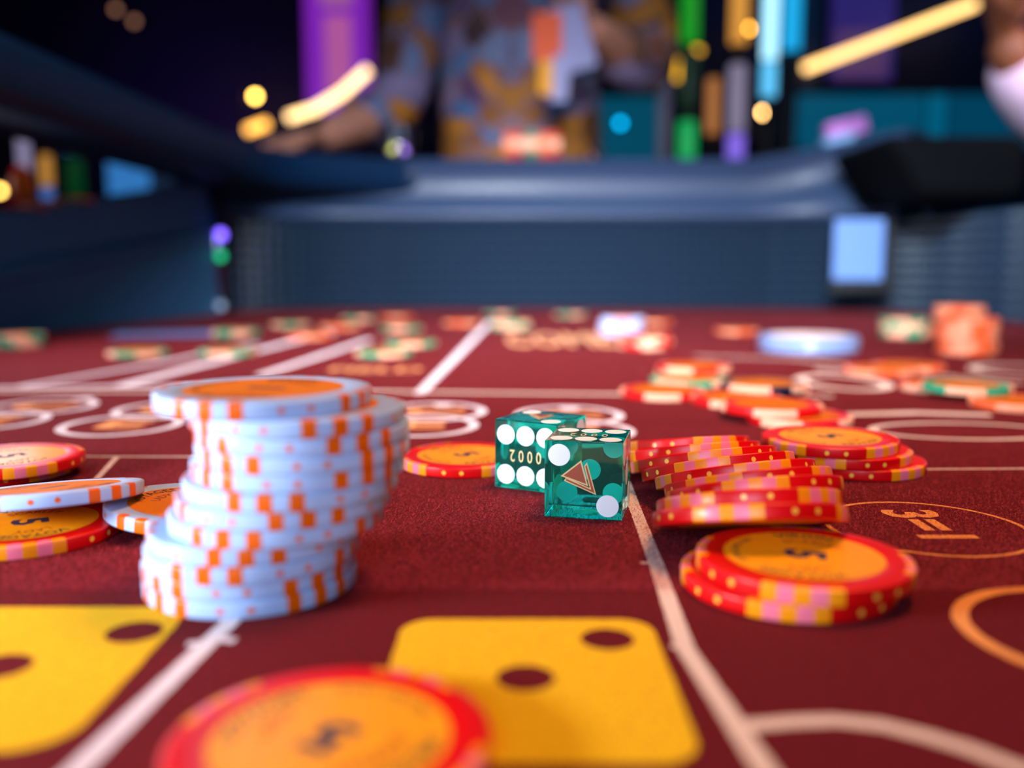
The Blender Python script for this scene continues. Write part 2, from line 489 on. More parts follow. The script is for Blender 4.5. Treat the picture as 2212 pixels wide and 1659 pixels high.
# inner walls: a rubber bumper of small pyramids below, a smooth vinyl rail above
def offset_path(pts):
    out = []
    for i, p in enumerate(pts):
        d = (pts[min(i+1, len(pts)-1)] - pts[max(i-1, 0)]).normalized()
        out.append((p, Vector((d.y, -d.x))))        # normal to the right of travel = into the table
    return out
def smooth_path(pts, step):
    P = [Vector(p) for p in pts]; out = []
    for i in range(len(P)-1):
        p0, p1, p2, p3 = P[max(i-1, 0)], P[i], P[i+1], P[min(i+2, len(P)-1)]
        n = max(2, int((p2-p1).length/step))
        for k in range(n):
            t = k/n
            out.append(.5*((2*p1) + (p2-p0)*t + (2*p0-5*p1+4*p2-p3)*t*t + (3*p1-p0-3*p2+p3)*t**3))
    out.append(P[-1]); return out
back = [(-.375, 1.170), (-.345, 1.235), (-.28, 1.28), (-.18, 1.295), (.0, 1.295), (.2, 1.295), (.36, 1.29), (.44, 1.265), (.50, 1.21), (.525, 1.12), (.530, 1.0), (.532, .8), (.532, .4), (.532, -.05)]
path = smooth_path(back, .0132)
def sweep(name, pts, prof, m, parent, zoff=None, close=False):
    vs = []; fs = []; L = len(prof)
    for i, (p, n) in enumerate(offset_path(pts)):
        dz = zoff(p) if zoff else 0
        for (o, z) in prof:
            q = p + n*o; vs.append((q.x, q.y, z + (dz if z > .13 else 0)))
    for i in range(len(pts)-1):
        for k in range(L-1 if not close else L):
            k2 = (k+1) % L
            fs.append((i*L+k, i*L+k2, (i+1)*L+k2, (i+1)*L+k))
    if close:
        fs.append(tuple(range(L))); fs.append(tuple((len(pts)-1)*L + k for k in range(L))[::-1])
    me = mesh(name, vs, fs); o = link(name, me, parent, m)
    return o
bump_wall = sweep('rubber_bumper', path, [(0, 0), (0, .120), (-.02, .120), (-.02, 0)], 'rubber', table, close=True)
vs = []; fs = []
rows = 9; pz = .120/rows
op = offset_path(path)
for i in range(len(path)-1):
    (p, n), (p2, n2) = op[i], op[i+1]
    for k in range(rows):
        z0, z1 = k*pz, (k+1)*pz; b = len(vs)
        a0 = p + n*.0002; a1 = p2 + n2*.0002; c = (p+p2)/2 + (n+n2)/2*.0062
        vs += [(a0.x, a0.y, z0), (a1.x, a1.y, z0), (a1.x, a1.y, z1), (a0.x, a0.y, z1), (c.x, c.y, (z0+z1)/2)]
        fs += [(b, b+1, b+4), (b+1, b+2, b+4), (b+2, b+3, b+4), (b+3, b, b+4)]
o = link('rubber_pyramids', mesh('rubber_pyramids', vs, fs), bump_wall, 'rubber'); o['kind'] = 'stuff'
def rise(p): return .028*max(0, min(1, (p.x-.33)/.16)) - .10*max(0, min(1, (1.2-p.y)/.5))*(1 if p.x > .3 else 0)
rail_path = [p for p in smooth_path(back[:9], .02)]
rail_prof = [(.004, .120), (.010, .123), (.012, .130), (.010, .137), (.001, .142), (-.006, .155), (-.008, .175), (-.004, .190), (.001, .199),
             (-.004, .2055), (-.02, .207), (-.07, .206), (-.085, .200), (-.09, .185), (-.09, .120)]
rail = sweep('rail', rail_path, rail_prof, 'vinyl_blue', table, rise, True)
for p in rail.data.polygons: p.use_smooth = True
rail.data.set_sharp_from_angle(angle=math.radians(60))
# left armrest: a padded beam that runs towards the camera over the side
bp = smooth_path([(-.360, .15), (-.359, .5), (-.357, .9), (-.352, 1.12), (-.32, 1.215), (-.25, 1.28), (-.15, 1.345)], .03)
W = .047
prof = []
for k in range(20):
    a = 2*PI*k/20; cx, cz = math.cos(a), math.sin(a)
    prof.append((math.copysign(abs(cx)**.45, cx)*W, .1825 + math.copysign(abs(cz)**.5, cz)*.0250))
arm = sweep('armrest', bp, prof, 'vinyl_navy', table, None, True)
for p in arm.data.polygons: p.use_smooth = True
arm['label'] = 'dark navy padded armrest'
# left side panel, its top edge rising towards the corner, with a raised strip and a corner post
def lw(y): return -.437 + (y - .79) * (.071/.37)
def ltop(y): return .0995 + (y-.79)*.1635
vs = []; fs = []
ys = [.30, .45, .6, .79, .95, 1.08, 1.16]
for y in ys:
    x = lw(y); zt = max(.02, ltop(y))
    zb = .048 + (y-.79)*.13; zb = max(.008, zb)
    vs += [(x, y, 0), (x, y, zb-.006), (x+.006, y, zb-.002), (x+.006, y, zb+.006), (x-.004, y, zb+.014), (x-.010, y, zt), (x-.034, y, zt), (x-.034, y, 0)]
for i in range(len(ys)-1):
    for k in range(8):
        k2 = (k+1) % 8; fs.append((i*8+k, (i+1)*8+k, (i+1)*8+k2, i*8+k2))
fs.append(tuple(range(8))[::-1]); fs.append(tuple((len(ys)-1)*8+k for k in range(8)))
o = link('side_panel', mesh('side_panel', vs, fs), table, 'panel_slate'); o['label'] = 'slate blue side panel'
o = link('corner_post', tube('corner_post', [(-.3655, 1.162, -.001), (-.3655, 1.162, .16)], .0065, 16), table, 'chrome', True)
# right armrest
bm = bmesh.new(); bmesh.ops.create_cube(bm, size=1)
for v in bm.verts:
    v.co = Vector((.487 + v.co.x*.160, 1.13 + v.co.y*.20, .167 + v.co.z*.070))
    if v.co.x < .5 and v.co.z < .17: v.co.x += .045
bmesh.ops.bevel(bm, geom=list(bm.edges), offset=.022, segments=4, profile=.6, affect='EDGES')
o = link('armrest', from_bm('armrest', bm), table, 'black_pad', True); o['label'] = 'black padded armrest in the right corner'
# far apron and legs below
o = link('apron', box_me('apron', -.55, .62, 1.385, 1.40, -.20, .118), table, 'wood_dark')
for x in (-.5, .55):
    for y in (-.25, 1.25):
        link('table_leg', lathe('table_leg', [(.045, -.012), (.03, -.1), (.045, -.3), (.028, -.5), (.05, -.75)], 20), table, 'wood_dark', True).location = (x, y, 0)

# ------------------------------------------------------------------ room
def struct(name, me, m):
    o = link(name, me, None, m); o['kind'] = 'structure'; return o
struct('floor', box_me('floor', -4, 4, -2.5, 5.2, -.80, -.75), 'carpet')
struct('wall_back', box_me('wall_back', -4, 4, 5.0, 5.1, -.75, 2.4), 'wall_navy')
struct('wall_left', box_me('wall_left', -4.1, -4, -2.5, 5.1, -.75, 2.4), 'wall_navy')
struct('wall_right', box_me('wall_right', 4, 4.1, -2.5, 5.1, -.75, 2.4), 'wall_navy')
struct('ceiling', box_me('ceiling', -4, 4, -2.5, 5.2, 2.4, 2.45), 'ceiling_dark')
o = struct('trim_1', box_me('trim_1', -4, 4, 4.97, 5.0, .72, .76), 'wall_trim')

# ------------------------------------------------------------------ dice
SD = .0186
def die_body():
    bm = bmesh.new(); bmesh.ops.create_cube(bm, size=SD)
    bmesh.ops.bevel(bm, geom=list(bm.edges), offset=.00025, segments=2, profile=.5, affect='EDGES')
    return from_bm('die_body', bm)
BODY = die_body(); BODY.materials.append(MATS['die_green'])
def disc_me(r, dep):
    return lathe('pip', [(r, -dep), (r, .00002)], 32)
PIP = disc_me(.00264, .00035); PIP.materials.append(MATS['pip_white'])
P2 = [(-5.8, 5.9), (5.8, -5.9)]
P6 = [(-5.9, 5.4), (0, 5.4), (5.9, 5.4), (-5.9, -5.4), (0, -5.4), (5.9, -5.4)]
P5 = [(-5.8, 5.8), (5.8, 5.8), (0, 0), (-5.8, -5.8), (5.8, -5.8)]
P4 = [(-5.8, 5.8), (5.8, 5.8), (-5.8, -5.8), (5.8, -5.8)]
P3 = [(-5.8, 5.8), (0, 0), (5.8, -5.8)]
P1 = [(0, 0)]
def face_mtx(axis):
    h = SD/2
    return {'front': Matrix.Translation((0, -h, 0)) @ Matrix.Rotation(PI/2, 4, 'X'),
            'back': Matrix.Translation((0, h, 0)) @ Matrix.Rotation(PI, 4, 'Z') @ Matrix.Rotation(PI/2, 4, 'X'),
            'right': Matrix.Translation((h, 0, 0)) @ Matrix.Rotation(PI/2, 4, 'Z') @ Matrix.Rotation(PI/2, 4, 'X'),
            'left': Matrix.Translation((-h, 0, 0)) @ Matrix.Rotation(-PI/2, 4, 'Z') @ Matrix.Rotation(PI/2, 4, 'X'),
            'top': Matrix.Translation((0, 0, h)),
            'bottom': Matrix.Translation((0, 0, -h)) @ Matrix.Rotation(PI, 4, 'X')}[axis]
def flat(name, polys, z):
    vs = []; fs = []
    bmm = bmesh.new()
    for poly in polys:
        bmm.faces.new([bmm.verts.new((x*mm, y*mm, z)) for x, y in poly])
    ex = bmesh.ops.extrude_face_region(bmm, geom=list(bmm.faces))
    for v in [g for g in ex['geom'] if isinstance(g, bmesh.types.BMVert)]: v.co.z += .00005
    bmesh.ops.recalc_face_normals(bmm, faces=bmm.faces)
    return from_bm(name, bmm)
def grow(poly, k):
    out = []; n = len(poly)
    A = sum(poly[i][0]*poly[(i+1) % n][1] - poly[(i+1) % n][0]*poly[i][1] for i in range(n))
    s = 1 if A > 0 else -1
    for i in range(n):
        p0, p1, p2 = Vector(poly[i-1]), Vector(poly[i]), Vector(poly[(i+1) % n])
        d1 = (p1-p0).normalized(); d2 = (p2-p1).normalized()
        n1 = Vector((d1.y, -d1.x))*s; n2 = Vector((d2.y, -d2.x))*s
        b = (n1+n2); b = b/max(.35, b.length_squared/2)
        out.append(tuple(p1 + b*k))
    return out
TRI = [(-.6, 4.6), (-5.1, .9), (1.0, -1.1)]
CHEV = [(.35, 3.4), (.8, 4.1), (2.9, -3.1), (-4.4, -.2), (-4.0, .35), (1.75, -1.95)]
def emblem(die, fm, rot=0):
    R2 = Matrix.Rotation(rot, 4, 'Z')
    a = link('emblem', flat('emblem', [grow(TRI, .14), grow(CHEV, .14)], -.00003), die, 'foil_gold'); a.matrix_local = fm @ R2
    b = link('emblem_fill', flat('emblem_fill', [grow(TRI, -.2), grow(CHEV, -.12)], .000005), a, 'foil_copper')
    a['label'] = 'copper triangle emblem'
def serial(die, fm, rot):
    v, f = text_geo('0 0 0 2', 4.3*mm, .0)
    v = [(x[0]*.78, x[1]*1.08) for x in v]
    vv = [(x, y, .00003) for x, y in v]
    o = link('number', mesh('number', vv, f), die, 'foil_gold'); o.matrix_local = fm @ Matrix.Rotation(rot, 4, 'Z')
    md = o.modifiers.new('thick', 'SOLIDIFY'); md.thickness = .00006
def make_die(name, faces, loc, yaw, label, emb, ser, tilt=(0, 0)):
    d = empty(name, loc, (tilt[0], tilt[1], yaw)); tag(d, label, 'die', 'green dice beside the chips')
    link('die_body', BODY, d)
    for ax, pts in faces.items():
        fm = face_mtx(ax)
        for x, y in pts:
            p = link('pip', PIP, d); p.matrix_local = fm @ Matrix.Translation((x*mm, y*mm, 0))
    for ax, rt in emb: emblem(d, face_mtx(ax), rt)
    for ax, rt in ser: serial(d, face_mtx(ax), rt)
    return d
# front die: its near right bottom corner is at pixel (1343, 1127)
yaw = math.radians(-12.5); cr = ground(1344, 1127)
ux = Vector((math.cos(yaw), math.sin(yaw), 0)); uy = Vector((-math.sin(yaw), math.cos(yaw), 0))
cF = cr - ux*SD/2 + uy*SD/2 + Vector((0, 0, SD/2 + .0001))
make_die('die', {'front': P2, 'back': P5, 'top': P6, 'bottom': P1, 'right': P3, 'left': P4}, cF, yaw,
         'translucent green die in front, two white pips and a triangle emblem facing', [('front', 0)], [('top', PI)], (0, 0))
yaw = math.radians(-28); ux = Vector((math.cos(yaw), math.sin(yaw), 0)); uy = Vector((-math.sin(yaw), math.cos(yaw), 0))
cR = ground(1069, 1052) + ux*SD/2 + uy*SD/2 + Vector((0, 0, SD/2 + .0001))
make_die('die', {'front': P6, 'back': P1, 'top': P2, 'bottom': P5, 'right': P4, 'left': P3}, cR, yaw,
         'translucent green die behind, six white pips and number 0002 facing', [('top', -.4)], [('front', PI)])

# ------------------------------------------------------------------ chips
# tall white stack, from the bottom
ORD = ['bottom chip', 'second chip from the bottom', 'third chip from the bottom', 'fourth chip up, jutting left', 'fifth chip from the bottom',
       'sixth chip from the bottom', 'seventh chip from the bottom', 'sixth chip from the top', 'fifth chip from the top', 'fourth chip from the top',
       'second chip from the top', 'topmost chip']
ORD = ['bottom chip', 'second chip from the bottom', 'third chip from the bottom', 'fourth chip up, jutting left', 'fifth chip from the bottom',
       'sixth chip from the bottom', 'sixth chip from the top', 'fifth chip from the top', 'fourth chip from the top', 'third chip from the top',
       'second chip from the top', 'topmost chip, jutting left']
CX = [546, 544, 549, 556, 601, 615, 632, 648, 657, 657, 647, 572]
PH = [36, 34.5, -25.6, -6, -28, 11, -14, 36, 48.6, 30, 20, -30]
DY = [.1745, .1748, .1738, .1742, .1738, .1742, .1742, .1752, .1752, .1752, .1745, .1745]
for i in range(12):
    z = i*T + H + .0001 + i*.00002
    DY[i] -= .0050; x = x_at(CX[i], DY[i], z)
    chip('white', (x, DY[i], z), PH[i], 'white casino chip with orange squares, %s in the tall stack' % ORD[i], 'white chips of the tall stack')
# left group
def chip_c(key, px, py, ztop, phase, label, **k):
    """px, py = where the middle of its top face shows, ztop = height of that face above the felt"""
    p = ground(px, py, ztop); return chip(key, (p.x, p.y, ztop - H), phase, label, 'chips lying left of the stack', **k)
chip_px('red', 66, 1209, 0, 0, 'red casino chip lying flat under the tilted white chip, left edge', 'chips lying left of the stack')
chip_c('red', 8, 998, T + .0001, 38, 'red casino chip underneath another red chip, far left')
chip_c('red', 20, 984, 2*T + .0002, 15, 'red casino chip on top of another, numbered 5, far left')
chip_c('white', 112, 1052, .0098, 40, 'white and orange casino chip tilted on a red chip, left edge', near_up=7.5, right_up=3.5)
chip_c('white', 418, 1083, .0050, -125, 'white and orange casino chip half hidden behind the tall stack', near_up=1.0, right_up=-4.5)
chip_px('red', 1006, 1035, 0, 34, 'red casino chip lying flat between the tall stack and the dice', 'single red chips')
# nearest chip
p = ground(712, 1440, T)
chip('red', (x_at(716, p.y - R), p.y - R, H+.0001), -130, 'large blurred red casino chip at the bottom edge, nearest the camera', 'single red chips')
# front pair, three-high pile
chip_px('red', 1695, 1347, 0, 1.5, 'lower red casino chip of the pair on the right', 'pair of red chips')
chip_px('red', 1730, 1311, 1, 0.5, 'upper red casino chip of the pair on the right', 'pair of red chips')
chip_px('red', 1846, 1040, 0, 50, 'bottom red casino chip of the neat pile of three on the right', 'pile of three red chips')
chip_px('red', 1817, 1016, 1, -17, 'middle red casino chip of the neat pile of three on the right', 'pile of three red chips')
chip_px('red', 1790, 992, 2, 51, 'top red casino chip, numbered 5, of the neat pile of three', 'pile of three red chips')
# toppled row, nearest first
ROW = [(1616, .1905, 1112, -11, 1.0), (1615, .1995, 1074, -39, 2.0), (1627, .2095, 1047, 2, 4), (1613, .2195, 1030, -22.5, 5.5), (1586, .2295, 1014, 21, 6),
       (1549, .2395, 998, -11, 6.5), (1518, .2500, 984, 10, 6), (1490, .2625, 971, 21, 4.5), (1473, .2750, 957, 30, 3)]
ORW = ['nearest', 'second nearest', 'third nearest', 'fourth nearest', 'middle', 'fourth farthest', 'third farthest', 'second farthest', 'farthest']
for i, (px, D, y, ph, ru) in enumerate(ROW):
    D = (D - .006)/.992; Df = D - R
    zf = CAM_H - Df*math.tan(PITCH + math.atan((y-829.5)/F_PX))
    tilt = math.degrees(math.asin(max(.1, min(.45, (zf - .0022)/(2*R)))))
    zc = zf - R*math.sin(math.radians(tilt))
    if i == 0: tilt += 1.3
    chip('red', (x_at(px, D, zc), D, zc), ph, 'red casino chip leaning in the toppled row right of the dice, %s of nine' % ORW[i], 'toppled row of red chips',
         near_up=tilt, right_up=ru)

FAR = 'chips scattered over the far felt'
far = [
 # key, cx, y, level, phase, label
 ('redpeach', 1725, 931, 0, -20, 'red chip nearest in the loose pile beyond the three-high pile'),
 ('redpeach', 1590, 886, 0, -10, 'red chip at the left of the loose pile beyond the three-high pile'),
 ('redpeach', 1665, 905, 1, 5, 'red chip lying across the two others of the loose pile'),
 ('redpeach', 1431, 868, 0, 0, 'red chip with a peach stripe, alone upper right of the dice'),
 ('green', 1487, 840, 0, -30, 'green and peach chip just behind the lone red chip upper right of dice'),
 ('redpeach', 1493, 818, 0, 30, 'lower red chip of the pair behind the green and peach chip'),
 ('redpeach', 1498, 810, 1, -25, 'upper red chip of the pair behind the green and peach chip'),
 ('black', 1655, 862, 0, -12, 'black chip with peach stripes right of the red pair'),
 ('black', 1648, 852, 1, -20, 'black chip with peach stripes lying on another black chip'),
 ('coral', 1900, 815, 0, -35, 'orange red chip with a peach left end below the peach stacks'),
 ('coral', 1962, 806, 0, 10, 'orange red chip touching the one left of it, below the peach stacks'),
 ('redpeach', 2032, 853, 0, -40, 'red chip partly under a green and peach one at the right'),
 ('green', 2085, 855, 1, 0, 'green and peach chip lying on a red one at the right'),
 ('coral', 2200, 893, 0, 0, 'orange red chip cut by the right edge of the picture'),
 ('coral', 1590, 722, 0, -20, 'small orange and green looking chip left of the white puck'),
 ('coral', 1412, 702, 0, 0, 'orange chip behind the red pair near the far wall'),
 ('coral', 671, 733, 0, 0, 'bright orange and peach chip on the far left felt'),
 ('coral', 735, 712, 0, 40, 'dim orange chip right of the bright orange one, far left'),
 ('coral', 857, 690, 0, 0, 'orange chip near the far wall above the green group'),
 ('coral', 998, 703, 0, 30, 'small lone orange chip in the middle near the far wall'),
 ('green', 299, 773, 0, 20, 'green and peach chip farthest left of the loose ones'),
 ('green', 494, 771, 0, -20, 'green and peach chip in front of the two-high green pile'),
 ('green', 511, 731, 0, 5, 'lower green and peach chip of the two-high pile, left'),
 ('green', 511, 724, 1, 15, 'upper green and peach chip of the two-high pile, left'),
 ('green', 627, 707, 0, 45, 'green chip left behind the bright orange one'),
 ('green', 775, 694, 0, 20, 'green chip near the far wall, left of the orange one'),
 ('green', 830, 773, 0, 15, 'green and peach chip nearest in the trio left of the dice'),
 ('green', 888, 751, 0, 0, 'green and peach chip in the middle of the trio'),
 ('green', 868, 716, 0, -10, 'green and peach chip farthest in the trio'),
 ('green', 1104, 712, 0, 0, 'lower pale green chip of the pair above the dice'),
 ('green', 1104, 703, 1, -40, 'upper pale green chip of the pair above the dice'),
 ('green', 1080, 683, 0, 10, 'green chip near the far wall behind the pale green pair'),
 ('green', 1232, 684, 0, 25, 'green and peach chip near the far wall, right of the middle'),
]
for key, cx, y, lev, ph, lab in far:
    chip_px(key, cx, y, lev, ph, lab, FAR, full=False)
def far_stack(key, cx, y, n, lab, group, phs=0, jitx=3):
    ordn = ['bottom', 'second from the bottom', 'third from the bottom', 'fourth from the bottom', 'fifth from the bottom', 'sixth from the bottom',
            'seventh from the bottom', 'eighth from the bottom', 'ninth from the bottom']
    p = ground(cx, y); d = Vector((p.x, p.y, 0)).normalized()
    for i in range(n):
        nm = 'topmost' if i == n-1 else ordn[i]
        c = (p.x + d.x*R + random.uniform(-1, 1)*jitx*.0004, p.y + d.y*R + random.uniform(-1, 1)*.0008, i*T + H + .0001)
        chip(key, c, phs + random.uniform(-25, 25), lab % nm, group, full=False)
far_stack('green', 40, 753, 3, 'green and peach chip, %s of the pile at the left edge', 'green pile at the left edge', 20)
far_stack('green', 1953, 730, 5, 'green and peach chip, %s of the green stack right of the puck', 'green stack right of the puck', 0)
far_stack('coral', 2086, 768, 8, 'orange and peach chip, %s of the tall orange stack', 'tall orange stack', -10)
far_stack('coral', 2068, 738, 9, 'orange chip, %s of the stack behind the tall orange one', 'orange stack behind', 30, 6)
far_stack('white', 1343, 727, 5, 'white chip, %s of the bright white stack near the far wall', 'white stack near the far wall', 0)
far_stack('redpeach', 1393, 756, 3, 'red and peach chip, %s of the low pile before the white stack', 'red pile before the white stack', 0)

# round white puck
p = ground(1745, 768); d = p.xy.normalized()
pk = empty('dealer_puck', (p.x + d.x*.034, p.y + d.y*.034, .0001)); tag(pk, 'large round white puck lying on the far felt, right of the middle', 'puck')
link('puck_body', lathe('puck_body', [(.0325, 0), (.034, .001), (.0343, .0035), (.0335, .0048), (.0335, .0054), (.0343, .0068), (.034, .0105), (.0325, .0115), (.028, .0115), (.027, .0110)], 64), pk, 'puck_white', True)
o = link('puck_face', lathe('puck_face', [(.0268, .0108), (.0268, .0114)], 48), pk, 'print_cream'); o['label'] = 'cream round face'
# blue grey lammer lying flat by the left chips
p = ground(390, 722)
pc = empty('bill', (p.x, p.y, .0004), (0, 0, .25)); tag(pc, 'pale blue grey rectangular slip lying on the felt, far left', 'paper slip')
link('slip', box_me('slip', -.055, .055, -.03, .03, 0, .0006, .0002, 1), pc, 'placard')

# chips standing in the rail rack and on the rail
def rack(points, kinds, lab, group):
    for i, (pos, k) in enumerate(zip(points, kinds)):
        o = empty('casino_chip', pos, (0, PI/2, 0)); tag(o, lab[i] if isinstance(lab, list) else lab, 'casino chip', group)
        d = KIND[k]; link('chip_body', d['body'], o); link('centre_label', d['label'], o)
        for me in d['ins']: link('edge_stripe', me, o)
rp = [((1092 - 1106 + 5.3*i)/F_PX*1.33, 1.33, .2075 + R) for i in range(22)]
rk = ['coral']*4 + ['redpeach']*4 + ['green']*5 + ['coral']*6 + ['redpeach']*3
rack(rp, rk, [{'coral':'orange chip standing on edge in the row on the far rail','redpeach':'red chip standing on edge in the row on the far rail','green':'green chip standing on edge in the row on the far rail'}[k] for k in rk], 'chips standing in a row on the far rail')

# ------------------------------------------------------------------ things beyond the table
# placard in the right corner
pl = empty('limit_placard', (.436, 1.178, .030), (0, 0, math.radians(-8)))
tag(pl, 'pale blue placard in a black holder in the right far corner', 'sign')
link('placard_board', box_me('placard_board', -.030, .030, -.003, .003, .012, .088, .001, 1), pl, 'placard')
link('placard_holder', box_me('placard_holder', -.034, .034, -.010, .006, -.004, .012, .002, 2), pl, 'black_plastic')
link('placard_frame', box_me('placard_frame', .031, .040, -.006, .006, -.004, .088, .001, 1), pl, 'black_plastic')

# glowing studs imitating reflections of lights on the corner post
for (y, nm, col, s, rad, lab) in ((507, 'violet_glint', (120, 90, 255), 5, .0060, 'small violet stud imitating a reflection on the left corner post'),
                             (553, 'green_glint', (0, 200, 130), 2.2, .0050, 'small green stud imitating a reflection below the violet one on the corner post'),
                             (660, 'grey_glint', (120, 140, 170), 2.2, .0050, 'small grey stud imitating a reflection at the foot of the left corner post')):
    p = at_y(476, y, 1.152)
    o = empty('post_glint', p); tag(o, lab, 'lamp', 'imitated reflections on the corner post')
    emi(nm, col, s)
    link('lens', lathe('lens', [(rad*.3, .0045), (rad*.8, .002), (rad, -.001), (rad, -.004)], 20), o, nm, True).rotation_euler = (PI/2, 0, 0)  # emissive disc in place of a light mirrored in the post
    link('glint_backing', lathe('glint_backing', [(rad*1.25, -.001), (rad*1.25, -.006)], 20), o, 'black_plastic').rotation_euler = (PI/2, 0, 0)

# posts of coloured light behind the rail
def post(px, y, wpx, segs, label, name='light_post', group='lit posts beyond the right of the rail', lean=0.0):
    p = at_y(px, 345, y); r = wpx*y/F_PX/2
    o = empty(name, (p.x, y, -.75)); tag(o, label, 'lit post', group)
    link('post_base', lathe('post_base', [(r*1.5, 0), (r*1.5, .01), (r*1.1, .02)], 24), o, 'black_plastic')
    link('post_tube', lathe('post_tube', [(r*.55, .0), (r*.55, at_y(px, max(-90, segs[0][0]), y).z + .75)], 20), o, 'black_plastic', True)
    for (y0, y1, col, s) in segs:
        z0 = at_y(px, y1, y).z + .75; z1 = at_y(px, y0, y).z + .75
        nm = 'glow_%d_%d_%d_%s' % (col[0], col[1], col[2], str(s).replace('.', '_'))
        if nm not in MATS: emi(nm, col, s)
        link('light_segment', lathe('light_segment', [(r*.8, z0), (r, z0+.004), (r, z1-.004), (r*.8, z1)], 20), o, nm, True)
    o.rotation_euler = (0, lean, 0)
post(1432, 1.95, 26, [(-80, 120, (60, 50, 80), .5), (130, 350, (84, 84, 110), .6)], 'dim grey violet lit post, leftmost of the lit posts right of the man')
post(1483, 1.85, 38, [(-80, 95, (20, 150, 30), .9), (110, 235, (10, 50, 30), .5), (262, 355, (0, 160, 80), 1.0)], 'lit post glowing green at the top and the bottom')
post(1537, 1.90, 26, [(170, 290, (190, 120, 60), .8)], 'thin lit post with a short amber glow')
post(1588, 1.80, 36, [(-80, 95, (220, 150, 60), 1.0), (140, 285, (140, 130, 160), .8), (290, 350, (130, 100, 230), 1.0)], 'lit post amber at the top and violet at the foot')
post(1655, 2.00, 30, [(-80, 130, (160, 220, 245), 1.8), (135, 210, (90, 190, 240), 1.3)], 'lit post glowing pale icy blue')
post(1700, 2.05, 36, [(-80, 110, (20, 150, 205), 1.4)], 'lit post glowing deep sky blue, rightmost of the lit posts')
G2 = 'glowing posts imitating mirror reflections in the left gap'  # these posts are added in place of a mirrored view
post(52, 1.7, 24, [(275, 450, (160, 150, 190), .7)], 'pale lilac post imitating a mirror reflection beyond the left side panel', group=G2)
post(98, 1.7, 24, [(335, 402, (200, 140, 60), .8), (405, 460, (60, 110, 190), .8)], 'amber over blue post imitating a mirror reflection beyond the left side panel', group=G2)
post(160, 1.75, 36, [(290, 330, (60, 150, 200), .7), (345, 425, (0, 70, 30), .5)], 'blue over dark green post imitating a mirror reflection beyond the left side panel', group=G2)
# glowing blue panel added for a mirrored light in the left gap
sg = empty('reflection_panel', (0, 0, 0)); tag(sg, 'small glowing blue panel imitating a mirror reflection under the left armrest', 'lit panel')
a = at_y(232, 330, 2.0); b = at_y(325, 450, 2.0)
emi('reflection_panel_blue', (50, 120, 190), .9)
sg.location = ((a.x+b.x)/2, 2.0, -.75)
link('glowing_face', box_me('glowing_face', -(b.x-a.x)/2, (b.x-a.x)/2, -.01, .01, b.z+.75, a.z+.75, .004), sg, 'reflection_panel_blue')
link('reflection_panel_stand', box_me('reflection_panel_stand', -.02, .02, -.012, .012, 0, b.z+.75), sg, 'black_plastic')
# chips on the ledge of the left panel
rack([(-.449 + .0034*i, .865, max(.02, ltop(.865)) + R + .0005) for i in range(1)], ['redpeach'], 'red chip standing on edge at the left of the left panel top', 'chips on the left panel top')
for i, (px, k, lb) in enumerate(((92, 'redpeach', 'red and peach chip, left of three on the left panel top'), (135, 'green', 'green and peach chip, middle of three on the left panel top'),
                             (172, 'coral', 'orange chip, right of three on the left panel top'))):
    y = .86 + i*.035
    x = lw(y) - .022
    chip(k, (x, y, ltop(y) + H + .0008), 0, lb, 'chips on the left panel top', full=False)

# glass on the rail with bright glints
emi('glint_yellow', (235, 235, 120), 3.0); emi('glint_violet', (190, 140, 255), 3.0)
mat('glass', (235, 240, 255), rough=0.02, trans=1.0, ior=1.45)
gl = empty('drinking_glass', ((866-1106)/F_PX*1.36, 1.36, .2075)); tag(gl, 'small drinking glass standing on the far rail before the man', 'glass')
link('glass_body', lathe('glass_body', [(.02, .0), (.022, .002), (.026, .05), (.0245, .05), (.0205, .006), (.003, .005)], 32), gl, 'glass', True)
link('glass_glint', lathe('glass_glint', [(.006, .006), (.007, .012), (.004, .016)], 16), gl, 'glint_yellow', True).location = (-.009, 0, .002)  # glowing beads put in as the glints on the glass
link('glass_glint', lathe('glass_glint', [(.006, .006), (.007, .012), (.004, .016)], 16), gl, 'glint_violet', True).location = (.011, 0, .002)

